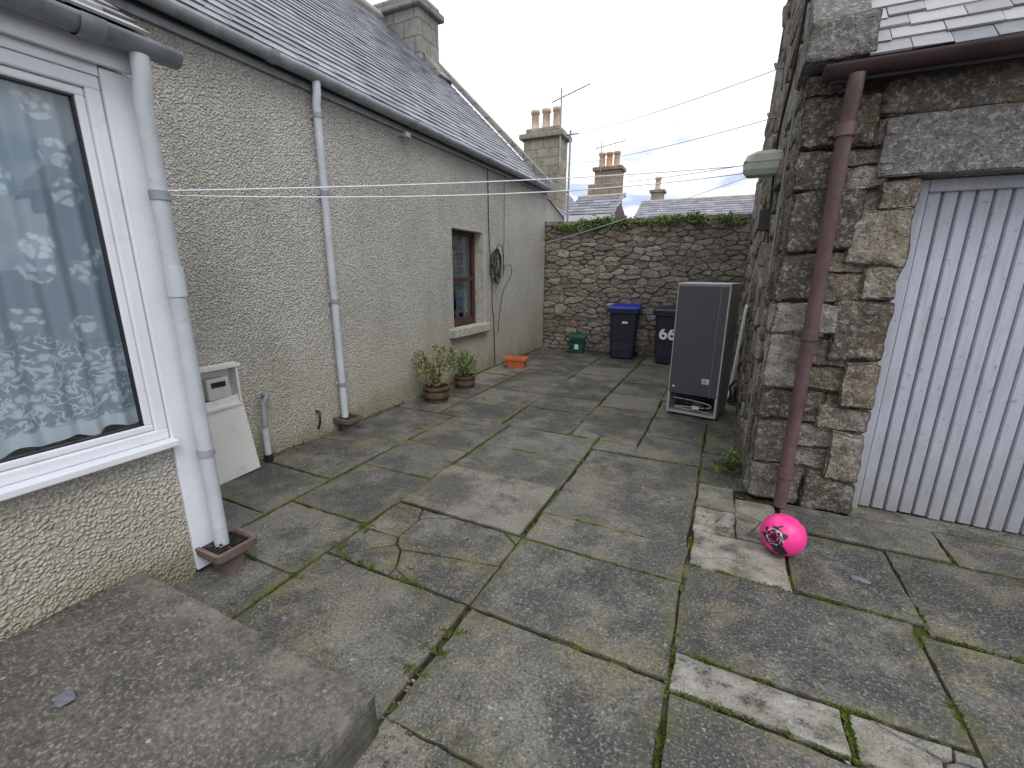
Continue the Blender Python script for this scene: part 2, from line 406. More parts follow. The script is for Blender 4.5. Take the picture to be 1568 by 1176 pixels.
def slates(name,O,U,V,L,S,w,e,mat,parent,r,rag=.008):
    O=Vector(O);U=Vector(U).normalized();V=Vector(V).normalized();Nn=U.cross(V).normalized()
    if Nn.z<0: Nn=-Nn
    bm=bmesh.new(); lay=bm.verts.layers.float_color.new('tone'); rows=int(S/e)
    for i in range(rows):
        x=-(w*.5 if i%2 else 0)
        while x<L:
            ww=w*r.uniform(.8,1.2); x0=max(0,x)+.002; x1=min(L,x+ww)-.002
            if x1-x0>.03:
                s0=i*e+r.uniform(-rag,rag); s1=(i+1)*e+.05; lift=.017+r.uniform(0,.006); t=r.random()
                q=[]
                for (a,b,c) in ((x0,s0,lift),(x1,s0+r.uniform(-rag,rag)*.6,lift),(x1,s1,.003),(x0,s1,.003),(x0,s0,lift-.011),(x1,s0,lift-.011)):
                    v=bm.verts.new(O+U*a+V*b+Nn*c); v[lay]=(t,0,0,0); q.append(v)
                bm.faces.new(q[:4]); bm.faces.new((q[4],q[5],q[1],q[0])); bm.faces.new((q[0],q[3],q[4])); bm.faces.new((q[1],q[5],q[2]))
            x+=ww
    return frombm(name,bm,mat,parent,recalc=False)
def leaves(bm,c,rx,ry,rz,n,size,r,hang=0):
    c=Vector(c)
    for _ in range(n):
        while True:
            p=Vector((r.uniform(-1,1),r.uniform(-1,1),r.uniform(-1,1)))
            if p.length<=1 and mnoise.noise(p*2.3+c)>-.22: break
        p=c+Vector((p.x*rx,p.y*ry,p.z*rz))
        d=Vector((r.gauss(0,1),r.gauss(0,1),r.gauss(.1-hang,.7))).normalized(); s=d.cross(Vector((r.gauss(0,1),r.gauss(0,1),r.gauss(0,1)))).normalized()
        nn=d.cross(s); L=size*r.uniform(.6,1.3); W=L*.32
        a=bm.verts.new(p); b=bm.verts.new(p+d*L*.45+s*W+nn*W*.3); t=bm.verts.new(p+d*L); e=bm.verts.new(p+d*L*.45-s*W+nn*W*.3); m=bm.verts.new(p+d*L*.5)
        bm.faces.new((a,b,m));bm.faces.new((b,t,m));bm.faces.new((t,e,m));bm.faces.new((e,a,m))
def blades(bm,x,y,z,n,h,sp,r):
    for _ in range(n):
        p=Vector((x+r.gauss(0,sp),y+r.gauss(0,sp),z)); a=r.uniform(0,6.28); d=Vector((math.cos(a),math.sin(a),0)); s=Vector((-d.y,d.x,0))
        hh=h*r.uniform(.4,1.2); w=.0015+hh*.03
        q=[bm.verts.new(p-s*w),bm.verts.new(p+s*w),bm.verts.new(p+d*hh*.35+s*w*.8+Vector((0,0,hh*.7))),bm.verts.new(p+d*hh*.9+Vector((0,0,hh*.8))),bm.verts.new(p+d*hh*.35-s*w*.8+Vector((0,0,hh*.7)))]
        bm.faces.new(q)

# ---------------------------------------------------------------- ground
bm=bmesh.new(); g=[bm.verts.new(p) for p in ((-400,-400,-.06),(400,-400,-.06),(400,400,-.06),(-400,400,-.06))]; bm.faces.new(g)
frombm('ground',bm,M['ground'])
pav=empty('patio_paving',(-1.5,4,0))
bm=bmesh.new(); g=[bm.verts.new(p) for p in ((-3.75,-3,-.018),(6,-3,-.018),(6,9.3,-.018),(-3.75,9.3,-.018))]; bm.faces.new(g)
frombm('joint_bed',bm,M['soil'],pav)
bm=bmesh.new(); lay=bm.verts.layers.float_color.new('tone')
SP=[(0,-1.2,1),(0,.5,1),(.006,.92,.9),(.03,1,.5),(.12,1,.0)]
X=Vector((1,0,0));Y=Vector((0,1,0));Z=Vector((0,0,1))
joints=[]
def slab(x0,x1,y0,y1,tone=None,pale=0,al=0,h=None,crazy=False,sk=.012,cw=.42,ch=.32,cg=.003):
    tone=rng.choice((.0,.1,.2,.35,.5,.65,.9))+rng.uniform(-.05,.05) if tone is None else tone
    O=Vector((x0,y0,(rng.uniform(-.006,.006) if h is None else h)-.03))
    g=.0035+.001*max(0,min(4,y0-2.5))
    if crazy:
        for p in cells(x1-x0,y1-y0,cw,ch,rng,.1,.4):
            stone(bm,lay,p,O,X,Y,Z,cg,.03,rng,tone+rng.uniform(-.15,.15),SP,.07,.004,pale,al,.004)
    else:
        a=lambda:rng.uniform(-sk,sk)
        p=[(a(),a()),(x1-x0+a(),a()),(x1-x0+a(),y1-y0+a()),(a(),y1-y0+a())]
        stone(bm,lay,p,O,X,Y,Z,g,.03,rng,tone,SP,.06,.004,pale,al,.005)
    joints.append((x0,x1,y0,y1))
def column(x0,x1,ys,special={}):
    for a,b in zip(ys,ys[1:]):
        k=special.get(round(a,2),{})
        slab(x0,x1,a,b,**k)
column(-3.62,-2.72,[1.33,1.75,2.32,2.95,3.62,4.15],{1.33:dict(tone=.15),1.75:dict(tone=.05),2.32:dict(tone=.1),2.95:dict(tone=.3),3.62:dict(tone=.1)})
column(-2.72,-2.0,[.92,1.38,1.95,2.68,3.3,4.0],{.92:dict(tone=.3),1.38:dict(tone=.6),1.95:dict(tone=.15),2.68:dict(tone=.35),3.3:dict(tone=.15)})
column(-2.0,-1.0,[.93,1.62,2.28,2.97,3.55,4.15],{1.62:dict(crazy=True,tone=.5,cw=.5,ch=.42,cg=.001),2.28:dict(tone=1.0,h=.014),.93:dict(tone=.45),2.97:dict(tone=.15),3.55:dict(tone=.4)})
column(-.99,-.03,[-.9,-.3,.3,.98,1.60,2.26,2.62,3.33,3.9],{2.26:dict(tone=.7),.98:dict(tone=.3),1.6:dict(tone=.1),2.62:dict(tone=.45),3.33:dict(tone=.15)})
column(-.03,1.0,[-.9,-.2,.5,1.10,1.56],{1.1:dict(tone=.25)})
slab(-.03,.60,1.57,1.77,tone=.5,pale=1); slab(.605,1.0,1.57,1.77,tone=.4,pale=.7,crazy=True,cg=.001)
slab(-.03,1.0,1.78,2.45,tone=.08)
slab(-.02,.50,2.46,2.86,tone=.7,pale=1,al=.7); slab(-.02,.24,2.87,3.2,tone=.7,pale=1,al=.4,crazy=True,cg=.001); slab(.24,.5,2.87,3.42,tone=.6,pale=.5,al=.3,crazy=True,cg=.001)
slab(-.02,.24,3.21,3.6,tone=.5,pale=.4)
slab(.51,1.05,2.46,3.12,tone=.0); slab(1.06,1.75,2.4,3.12,tone=.05); slab(1.76,2.7,2.4,3.12,tone=.2); slab(2.71,3.6,2.4,3.12)
slab(.51,1.4,3.13,3.5,tone=.5,h=.012); slab(1.41,2.5,3.13,3.5,tone=.55,h=.012); slab(2.51,3.6,3.13,3.5,tone=.4,h=.012)
slab(.955,2.2,3.5,3.75,tone=.5,h=.015); slab(2.2,3.6,3.5,3.75,tone=.5,h=.015)
for x0,x1,ys in ((1.0,1.72,[-.9,0,.9,1.55,2.4]),(1.72,2.6,[-.9,.2,1.1,1.8,2.4]),(2.6,3.6,[-.9,0,.9,1.7,2.4])): column(x0,x1,ys,{1.55:dict(tone=.12),1.8:dict(tone=.1)})
column(-3.62,-2.95,[4.15,4.85,5.6,6.3,7.1,7.8,8.5,9.1]); column(-2.95,-2.1,[4.15,4.7,5.5,6.15,6.9,7.6,8.35,9.1])
slab(-2.72,-2.0,4.0,4.15)
column(-2.1,-1.3,[4.15,4.9,5.5,6.3,6.95,7.7,8.4,9.1]); column(-1.3,-.6,[4.15,4.6,5.3,6.0,6.7,7.5,8.3,9.1]); slab(-1.0,-.6,3.9,4.15)
column(-.6,-.02,[3.9,4.5,5.15,5.9,6.6,7.3,8.0,8.6,9.1]); column(-.02,.32,[3.6,4.3,5.2,6.1,7.1,8.1,9.1],{3.6:dict(tone=.15),4.3:dict(tone=.1)})
frombm('flagstones',bm,M['slab'],pav,recalc=True)
bm=bmesh.new()
for (x0,x1,y0,y1) in joints:
    if y0<.8: continue
    for _ in range(11):
        if rng.random()<.5: x,y=rng.uniform(x0,x1),y0
        else: x,y=x0,rng.uniform(y0,y1)
        if mnoise.noise(Vector((x*1.1,y*1.1,3)))>-.08:
            L=rng.uniform(.02,.16)
            for k in range(int(L/.007)):
                xx=x+(k*.007 if y==y0 else 0); yy=y+(0 if y==y0 else k*.007)
                blades(bm,xx,yy,-.012,4,.018,.004,rng)
for x,y,k in ((-1.9,1.64,80),(-2.0,1.9,90),(-1.7,1.62,80),(-1.35,1.62,40),(-1.0,1.3,90),(-1.0,1.18,110),(-1.0,1.42,60),(-2.0,1.7,60)):
    for q in range(5): blades(bm,x+rng.uniform(-.06,.06),y+rng.uniform(-.02,.02),-.01,k//4,.02,.008,rng)
y=2.4
while y<9:
    if mnoise.noise(Vector((y*1.5,0,9)))>-.1: blades(bm,-3.56,y,-.01,7,.04,.012,rng)
    y+=.03
y=3.6
while y<9:
    blades(bm,.26,y,-.01,3,.03,.02,rng); y+=.05
frombm('joint_grass',bm,M['moss'],pav,recalc=False)

bm=bmesh.new(); lay=bm.verts.layers.float_color.new('tone')
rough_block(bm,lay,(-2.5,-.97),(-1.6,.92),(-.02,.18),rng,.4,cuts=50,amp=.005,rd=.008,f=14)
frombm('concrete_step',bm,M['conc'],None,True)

# ---------------------------------------------------------------- left house
H=empty('roughcast_house',(-7,4,0)); WX=-3.58
bm=bmesh.new()
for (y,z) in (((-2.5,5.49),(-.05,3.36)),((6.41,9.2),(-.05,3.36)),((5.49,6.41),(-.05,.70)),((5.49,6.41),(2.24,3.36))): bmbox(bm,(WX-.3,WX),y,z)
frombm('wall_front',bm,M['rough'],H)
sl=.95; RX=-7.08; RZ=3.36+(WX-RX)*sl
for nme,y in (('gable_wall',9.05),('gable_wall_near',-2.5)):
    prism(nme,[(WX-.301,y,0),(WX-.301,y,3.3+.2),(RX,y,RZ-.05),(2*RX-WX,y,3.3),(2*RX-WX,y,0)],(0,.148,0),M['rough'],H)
sv=Vector((-1,0,sl)).normalized(); SL=math.hypot(WX+.06-RX,(WX+.06-RX)*sl)
slates('roof_slates',(WX+.06,-2.5,3.36-.03),(0,1,0),sv,11.52,SL,.22,.14,M['slateL'],H,rng)
prism('roof_deck',[(WX+.05,-2.5,3.31),(RX,-2.5,RZ),(2*RX-WX,-2.5,3.31),(2*RX-WX,-2.5,3.25),(RX,-2.5,RZ-.08),(WX+.05,-2.5,3.25)],(0,11.55,0),M['dark'],H)
tube('roof_ridge',[(RX,-2.5,RZ+.04),(RX,9.1,RZ+.04)],.09,M['sill'],H)
prism('gable_skew',[(WX+.12,9.03,3.30),(RX,9.03,RZ+.10),(RX,9.03,RZ+.22),(WX+.12,9.03,3.42)],(0,.24,0),M['chimL'],H)
box('eaves_board',(WX+.002,WX+.03),(-2.5,9.15),(3.2,3.31),M['gutter'],H)
halfround('gutter',(WX+.10,1.0,3.33),(WX+.10,9.12,3.30),.065,M['gutter'],H)
box('window_sill',(WX-.12,WX+.09),(5.40,6.50),(.69,.815),M['sill'],H,.01)
for nme,y,z in (('reveal_far',(6.395,6.412),(.815,2.24)),('reveal_near',(5.488,5.502),(.815,2.24))): box(nme,(WX-.18,WX+.012),y,z,M['sill'],H)
box('window_margin',(WX,WX+.012),(6.412,6.50),(.815,2.24),M['harl'],H)
fx=(WX-.2,WX-.14)
for nme,y,z in (('frame_bottom',(5.50,6.40),(.82,.90)),('frame_top',(5.50,6.40),(2.17,2.24)),('frame_l',(5.50,5.56),(.9,2.17)),('frame_r',(6.34,6.40),(.9,2.17)),('meeting_rail',(5.56,6.34),(1.50,1.56))): box(nme,fx,y,z,M['brownframe'],H,.006)
box('lower_sash_inner',(WX-.19,WX-.15),(5.56,6.34),(.9,.94),M['brownframe'],H)
box('glass',(WX-.175,WX-.17),(5.56,6.34),(.9,2.17),M['glass'],H)
box('room_dark',(WX-.9,WX-.31),(5.3,6.6),(.6,2.4),M['dark'],H)
bm=bmesh.new(); q=[]
for i in range(41):
    yy=5.58+.74*i/40; xx=WX-.235+.012*math.sin(i*1.4); zb=1.38 if i<22 else 1.0
    q.append((bm.verts.new((xx,yy,zb)),bm.verts.new((xx,yy,2.16))))
for a,b in zip(q,q[1:]): bm.faces.new((a[0],b[0],b[1],a[1]))
frombm('net_curtain',bm,M['lace'],H,True)
for y_,z_ in ((5.75,1.06),(5.95,1.02),(6.15,1.12)):
    bm=bmesh.new(); loft(bm,[ring(WX-.215,y_,.03,.03,.9,.03),ring(WX-.215,y_,.04,.04,z_,.04),ring(WX-.215,y_,.02,.02,z_+.04,.02)]); frombm('ornament',bm,M['label'],H,True)
def drain(parent,x,y,s=1.,name='drain_pot'):
    bm=bmesh.new()
    loft(bm,[ring(x,y,.06*s,.06*s,-.02,.04),ring(x,y,.068*s,.068*s,.06*s,.04),ring(x,y,.10*s,.10*s,.10*s,.03),ring(x,y,.11*s,.11*s,.105*s,.03),ring(x,y,.115*s,.115*s,.15*s,.03),ring(x,y,.095*s,.095*s,.15*s,.02),ring(x,y,.085*s,.085*s,.115*s,.02)])
    frombm(name,bm,M['clay'],parent)
    for i in range(7): box('grate_bar',(x-.085*s+.026*s*i,x-.075*s+.026*s*i),(y-.085*s,y+.085*s),(.130*s,.138*s),M['black'],parent)
    bm=bmesh.new(); leaves(bm,(x,y,.13*s),.08*s,.08*s,.012,30,.03,rng); frombm('debris',bm,M['twig'],parent,recalc=False)
def clips(parent,x,y,zs,r,mat,wall):
    for z in zs:
        tube('pipe_clip',[(x,y,z-.02),(x,y,z+.02)],r+.006,M['gutter'],parent)
        box('clip_bracket',(min(x,wall),max(x,wall)),(y-.012,y+.012),(z-.012,z+.012),mat,parent)
px=WX+.08
tube('downpipe',[(px+.02,3.24,3.27),(px+.02,3.24,3.18),(px,3.24,3.1),(px,3.24,.14)],.036,M['pipe'],H)
clips(H,px,3.24,(3.0,2.35,1.35,.5),.036,M['pipe'],WX)
drain(H,WX+.12,3.24,1.0)
tube('alarm_sensor',[(WX,4.5,3.17),(WX+.09,4.5,3.15)],.018,M['meterw'],H); box('sensor_head',(WX+.07,WX+.12),(4.46,4.54),(3.12,3.18),M['gutter'],H,.01)
tube('cable_drop',[(WX+.02,6.56,3.28),(WX+.02,6.57,2.6),(WX+.02,6.60,2.05),(WX+.03,6.68,1.5),(WX+.04,6.64,1.1),(WX+.02,6.76,.8),(WX+.02,6.78,.05)],.007,M['cable'],H,True)
cr_=random.Random(11)
for kk in range(7):
    cp=[]; oy=cr_.uniform(-.06,.09); oz=cr_.uniform(-.10,.06); ra=cr_.uniform(.09,.20); rb=cr_.uniform(.20,.33)
    for i in range(17):
        a=i*math.pi/8; cp.append((WX+.03+.01*kk,6.80+oy+ra*math.cos(a)*(1+.25*math.sin(a*2+kk)),1.76+oz+rb*math.sin(a)))
    tube('cable_coil',cp,.007,M['cable'],H,True)
tube('cable_tail',[(WX+.03,6.8,1.9),(WX+.05,7.05,1.66),(WX+.02,7.12,1.8),(WX+.02,7.14,2.2),(WX+.02,7.14,3.2)],.004,M['cable'],H,True)
tube('cable_loop',[(WX+.03,6.8,1.6),(WX+.06,7.3,1.85),(WX+.04,7.45,1.6),(WX+.05,7.1,1.4),(WX+.04,6.95,1.1),(WX+.03,6.88,.6)],.005,M['cable'],H,True)
tube('stub_pipe_upper',[(WX,2.42,.58),(WX+.08,2.40,.585),(WX+.09,2.35,.54),(WX+.09,2.33,.30)],.022,M['gutter'],H)
tube('stub_pipe_lower',[(WX+.09,2.33,.31),(WX+.09,2.33,.05)],.028,M['pipe'],H)
tube('stub_pipe_foot',[(WX+.09,2.33,.07),(WX+.09,2.33,-.01)],.036,M['black'],H)
tube('vent_stub',[(WX,2.95,.28),(WX+.05,2.95,.27),(WX+.06,2.93,.16),(WX+.03,2.93,.10)],.012,M['cable'],H)
chim=empty('chimney_on_house',(-6.75,8.85,6))
box('stack',(-7.5,-6.15),(8.48,9.18),(5.4,6.76),M['chimL'],chim,.02)
box('cap_band',(-7.62,-6.05),(8.38,9.28),(6.762,6.89),M['chimL'],chim,.03)
box('cap_upper',(-7.55,-6.12),(8.45,9.21),(6.892,7.0),M['chimL'],chim,.04)
prism('haunch',[(-6.148,8.6,5.4),(-5.75,8.6,5.55),(-6.148,8.6,6.0)],(0,.5,0),M['chimL'],chim)

# ---------------------------------------------------------------- extension with lace-curtained window
E=empty('house_extension',(-3,-.3,0)); EX=-2.5
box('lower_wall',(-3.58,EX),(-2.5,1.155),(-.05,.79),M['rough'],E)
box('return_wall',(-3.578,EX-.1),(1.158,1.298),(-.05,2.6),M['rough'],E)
box('corner_trim',(EX-.098,EX+.02),(1.157,1.30),(.02,2.47),M['white'],E,.006)
box('head_board',(EX-.1,EX+.012),(-2.5,1.156),(2.435,2.60),M['white'],E,.004)
box('fascia',(EX+.022,EX+.045),(-2.5,1.34),(2.475,2.62),M['white'],E,.004)
box('sill',(EX-.08,EX+.07),(-2.5,1.165),(.775,.81),M['white'],E,.006)
def frame(y0,y1,z0,z1,w,x0,x1,tag,mt_=None):
    mt_=mt_ or M['white']
    box(tag+'_b',(x0,x1),(y0,y1),(z0,z0+w),mt_,E,.008 if w>.02 else 0); box(tag+'_t',(x0,x1),(y0,y1),(z1-w,z1),mt_,E,.008 if w>.02 else 0)
    box(tag+'_l',(x0+.001,x1-.001),(y0,y0+w),(z0+w-.004,z1-w+.004),mt_,E,.008 if w>.02 else 0); box(tag+'_r',(x0+.001,x1-.001),(y1-w,y1),(z0+w-.004,z1-w+.004),mt_,E,.008 if w>.02 else 0)
frame(-.6,1.155,.81,2.434,.055,EX-.07,EX+.008,'outer_frame')
frame(-.545,1.10,.866,2.378,.035,EX-.055,EX-.005,'inner_bead')
frame(-.512,1.066,.900,2.344,.008,EX-.04,EX-.012,'black_gasket',M['black'])
frame(-2.4,-.6,.81,2.434,.07,EX-.07,EX+.008,'side_frame')
box('glazing',(EX-.032,EX-.028),(-2.4,1.07),(.9,2.345),M['glass'],E)
bm=bmesh.new(); q=[]
for i in range(700):
    yy=-2.3+3.4*i/699; xx=EX-.085+.018*math.sin(yy*50+1.8*math.sin(yy*7))+.007*math.sin(yy*23)
    q.append([bm.verts.new((xx+.006*(2.3-z_)*math.sin(yy*31+z_),yy,z_)) for z_ in (.91+.012*math.sin(yy*40),1.4,1.9,2.36)])
for a,b in zip(q,q[1:]):
    for k in range(3): bm.faces.new((a[k],b[k],b[k+1],a[k+1]))
frombm('lace_curtain',bm,M['lace'],E,True)
box('room_back',(-3.57,-3.5),(-2.4,1.14),(.8,2.43),M['room'],E); box('room_ceiling',(-3.49,-2.62),(-2.4,1.14),(2.44,2.46),M['room'],E)
ev=Vector((-1,0,.62)).normalized()
slates('extension_slates',(EX+.10,-2.5,2.625),(0,1,0),ev,3.86,1.40,.24,.15,M['slateR'],E,rng)
prism('extension_deck',[(EX+.09,-2.5,2.62),(EX-1.08,-2.5,3.345),(EX-1.08,-2.5,3.0),(EX+.045,-2.5,2.59)],(0,3.85,0),M['dark'],E)
halfround('extension_gutter',(EX+.115,-2.5,2.60),(EX+.115,1.42,2.595),.06,M['gutter'],E)
px=EX+.08
tube('downpipe',[(px+.035,1.27,2.54),(px+.03,1.27,2.46),(px,1.27,2.38),(px,1.27,.12)],.036,M['pipe'],E)
tube('pipe_socket',[(px,1.27,1.52),(px,1.27,1.66)],.042,M['pipe'],E)
clips(E,px,1.27,(1.98,.70),.036,M['pipe'],EX)
drain(E,px+.02,1.28,1.05)

mb=empty('meter_box',(-3.5,1.95,.75))
for nme,x,y,z in (('back',(WX+.002,WX+.015),(1.74,2.16),(.60,.90)),('top',(WX+.016,WX+.12),(1.72,2.18),(.90,.925)),('bottom',(WX+.016,WX+.11),(1.74,2.16),(.58,.60)),('side_a',(WX+.016,WX+.11),(1.74,1.757),(.602,.898)),('side_b',(WX+.016,WX+.11),(2.143,2.16),(.602,.898))): box(nme,x,y,z,M['board'],mb)
box('meter',(WX+.016,WX+.09),(1.92,2.09),(.66,.83),M['meterw'],mb,.01); box('meter_dial',(WX+.091,WX+.096),(1.95,2.06),(.76,.80),M['black'],mb); box('fuse',(WX+.016,WX+.07),(1.80,1.88),(.66,.76),M['black'],mb,.01)
mm=box('loose_meter_door',(-.012,.012),(-.25,.25),(0,.66),M['board'],None,.004); mm.location=(-3.44,1.95,0); mm.rotation_euler=(rad(3),rad(-6),rad(-3))

# ---------------------------------------------------------------- far boundary wall
W=empty('stone_boundary_wall',(-1.65,9.3,0)); FY=9.15
box('core',(-3.6,.6),(FY-.014,FY+.45),(-.05,2.58),M['mortar'],W)
bm=bmesh.new(); lay=bm.verts.layers.float_color.new('tone')
rubble(bm,lay,Vector((-3.58,FY,0)),X,Z,-Y,4.1,2.58,.23,.088,random.Random(3),.045,None,.001,.25,.007)
frombm('rubble_face',bm,M['rubble'],W)
bm=bmesh.new(); lay=bm.verts.layers.float_color.new('tone'); x=-3.58
while x<.55:
    w=rng.uniform(.3,.6); rough_block(bm,lay,(x,x+w-.01),(FY-.06,FY+.5),(2.575,2.65+rng.uniform(0,.015)),rng,rng.uniform(.1,.7),4,.008,.01); x+=w
frombm('coping_stones',bm,M['rubble'],W)
bm=bmesh.new()
for x0,x1,k,dz in ((-3.0,-2.5,9,-.02),(-2.6,-2.1,12,.02),(-2.1,-1.45,8,0),(-1.3,-.5,18,.02),(-.3,.1,5,0),(-3.5,-3.1,3,0)):
    for _ in range(k):
        xx=rng.uniform(x0,x1); leaves(bm,(xx,FY-.08,2.60+dz+rng.uniform(-.08,.04)),.13,.08,rng.uniform(.05,.13),60,.05,rng,.5)
frombm('wall_ivy',bm,M['ivy'],None,recalc=False)

# ---------------------------------------------------------------- stone garage (right)
Gg=empty('stone_garage',(2.2,6.3,0)); GX=.31; GY=3.53; ap=(6.35,5.75); EV=2.86
prism('gable_core',[(GX+.01,GY+.06,0),(GX+.01,GY+.06,EV),(GX+.01,ap[0],ap[1]),(GX+.01,9.13,EV+.05),(GX+.01,9.13,0)],(.5,0,0),M['mortar'],Gg)
gs=(ap[1]-EV)/(ap[0]-GY)
def under(cx,cy):
    yy=GY+cx
    return cy< (EV+(yy-GY)*gs if yy<ap[0] else ap[1]-(yy-ap[0])*gs)-.02
bm=bmesh.new(); lay=bm.verts.layers.float_color.new('tone')
rubble(bm,lay,Vector((GX+.02,GY+.20,0)),Y,Z,-X,5.35,5.75,.34,.19,random.Random(5),.05,lambda a,b:under(a+.2,b),.002)
r2=random.Random(21); z=0.
for k,h in enumerate([.29,.34,.24,.38,.21,.33,.36,.23,.30,.3]):
    if z+h>2.8: h=2.8-z
    if h<.08: break
    lx=r2.uniform(.22,.27) if k%2 else r2.uniform(.34,.40)
    rough_block(bm,lay,(GX,GX+lx),(GY-.015+r2.uniform(-.03,.015),GY+(.44 if k%2 else .27)),(z+.003,z+h-.005),r2,r2.choice((.0,.3,.6,1.)),14,.021,.02,4.5)
    if z<2.6:
        m=z+h*r2.uniform(.4,.62)
        for (a_,b_) in ((z,m),(m,z+h)): rough_block(bm,lay,(GX+lx+.006,.80),(GY+r2.uniform(-.01,.025),GY+.2),(a_+.003,b_-.004),r2,r2.random(),10,.017,.018,6)
    z+=h
r3=random.Random(4); z=0.
for k,h in enumerate([.25,.36,.17,.31,.40,.20,.34,.3]):
    if z+h>2.2: h=2.2-z
    if h<.06: break
    lx=.19 if k%2 else .30
    rough_block(bm,lay,(.960-lx,.960),(GY-.03+r3.uniform(-.02,.01),GY+.26),(z+.003,z+h-.005),r3,r3.choice((.1,.4,.7,1.)),14,.018,.02,4.5); z+=h
x=.70
while x<5:
    w=rng.uniform(.35,.8); h=rng.uniform(.20,.26); rough_block(bm,lay,(x,x+w-.006),(GY+rng.uniform(-.02,.01),GY+.2),(2.532,2.535+h),rng,rng.uniform(0,.35),11,.015,.02,5); x+=w
frombm('granite_masonry',bm,M['granite'],Gg)
box('pier_core',(GX+.05,.93),(GY+.05,GY+.5),(-.05,2.86),M['mortar'],Gg)
box('wall_core',(.931,5),(GY+.04,GY+.5),(2.30,2.86),M['mortar'],Gg)
bm=bmesh.new(); lay=bm.verts.layers.float_color.new('tone'); rough_block(bm,lay,(.74,3.9),(GY-.035,GY+.3),(2.205,2.53),rng,.5,34,.009,.02,5)
for v in bm.verts: v[lay]=(.5,v[lay][1]*.5,0,0)
frombm('door_lintel',bm,M['lintel'],Gg)
dy=GY+.14
box('frame_left',(.968,1.035),(dy-.03,dy+.05),(.0,2.2),M['gdoor'],Gg,.006); box('frame_head',(1.036,3.8),(dy-.03,dy+.05),(2.13,2.2),M['gdoor'],Gg,.006)
bm=bmesh.new(); x=1.04
while x<3.7:
    w=.078; pr=[(x,dy+.040),(x+.005,dy+.014),(x+.010,dy+.006),(x+w-.014,dy+.004),(x+w-.008,dy+.012),(x+w,dy+.040)]
    zb=.022+rng.uniform(0,.012)
    a=[bm.verts.new((p[0],p[1],zb)) for p in pr]; b=[bm.verts.new((p[0],p[1],2.13)) for p in pr]
    for i in range(5): bm.faces.new((a[i],a[i+1],b[i+1],b[i]))
    bm.faces.new(a); x+=w
frombm('door_boards',bm,M['gdoor'],Gg); box('door_back',(1.0,3.8),(dy+.045,dy+.06),(0,2.2),M['dark'],Gg)
box('right_pier',(3.8,5.0),(GY,GY+.4),(0,2.3),M['rubble'],Gg)
rv=Vector((0,1,gs)).normalized(); slates('garage_slates',(GX+.26,GY-.17,EV-.06),(1,0,0),rv,4.9,4.2,.20,.13,M['slateR'],Gg,rng,.014)
prism('garage_deck',[(GX+.1,GY-.14,EV-.1),(GX+.1,ap[0],ap[1]-.02),(GX+.1,9.13,EV-.1),(GX+.1,9.13,EV-.2),(GX+.1,ap[0],ap[1]-.15),(GX+.1,GY-.14,EV-.15)],(5,0,0),M['dark'],Gg)
prism('skew_front',[(GX-.02,GY-.12,EV-.0),(GX-.02,ap[0],ap[1]+.10),(GX-.02,ap[0],ap[1]+.22),(GX-.02,GY-.12,EV+.13)],(.28,0,0),M['lintel'],Gg)
prism('skew_rear',[(GX-.02,ap[0],ap[1]+.10),(GX-.02,9.3,EV+.0),(GX-.02,9.3,EV+.13),(GX-.02,ap[0],ap[1]+.22)],(.28,0,0),M['lintel'],Gg)
bm=bmesh.new(); lay=bm.verts.layers.float_color.new('tone'); rough_block(bm,lay,(GX-.05,GX+.29),(GY-.17,GY+.2),(2.82,3.04),rng,.3,9,.008,.02,5); frombm('skewputt_stone',bm,M['lintel'],Gg)
halfround('garage_gutter',(GX+.06,GY-.15,2.79),(5.0,GY-.15,2.80),.062,M['maroon'],Gg)
box('soffit_board',(GX+.30,5),(GY-.085,GY-.045),(2.72,2.83),M['maroon'],Gg)
px,py=.53,GY-.11
tube('brown_downpipe',[(px,py-.05,2.74),(px,py-.04,2.64),(px,py,2.55),(px,py,.02)],.042,M['ibrown'],Gg)
for z_ in (2.48,1.28,.30):
    tube('pipe_collar',[(px,py,z_-.05),(px,py,z_+.02)],.053,M['ibrown'],Gg); box('pipe_ear',(px-.08,px+.08),(py+.035,py+.05),(z_-.03,z_),M['ibrown'],Gg)
tube('gable_cable',[(GX-.03,3.75,2.75),(GX-.04,3.8,2.2),(GX-.03,3.78,1.2),(GX-.03,3.8,.3)],.006,M['gutter'],Gg,True)
tube('gable_cable_black',[(GX-.03,3.95,4.0),(GX-.05,3.9,3.0),(GX-.08,4.3,2.72),(GX-.05,4.6,2.35),(GX-.03,4.5,1.9)],.009,M['cable'],Gg,True)
box('gable_bracket',(GX-.12,GX),(4.5,4.54),(2.0,2.18),M['black'],Gg,.01)

wl=empty('washing_line',(-1.5,4,2.4)); bxp=(.17,4.45,2.53)
bm=bmesh.new(); loft(bm,[ring(bxp[0],bxp[1],.12,.08,2.43,.04),ring(bxp[0],bxp[1],.15,.10,2.47,.05),ring(bxp[0],bxp[1],.155,.105,2.53,.05),ring(bxp[0]+.01,bxp[1],.145,.10,2.58,.06),ring(bxp[0]+.02,bxp[1],.10,.07,2.61,.06)]); frombm('line_reel_box',bm,M['lamp'],wl,False)
box('reel_band',(bxp[0]-.152,bxp[0]+.152),(bxp[1]-.11,bxp[1]+.11),(2.525,2.533),M['meterw'],wl)
box('reel_arm',(.2,.34),(4.43,4.47),(2.46,2.49),M['metal'],wl)
def ln(name,a,b,sag,r=.0035):
    a=Vector(a);b=Vector(b); pts=[]
    for i in range(17):
        t=i/16; p=a.lerp(b,t); p.z-=sag*4*t*(1-t); pts.append(p)
    tube(name,pts,r,M['line'],wl,False,2)
ln('line_a',(-2.42,1.27,2.0),(.05,4.45,2.52),.03); ln('line_b',(-2.42,1.30,1.985),(.08,4.42,2.46),.07)
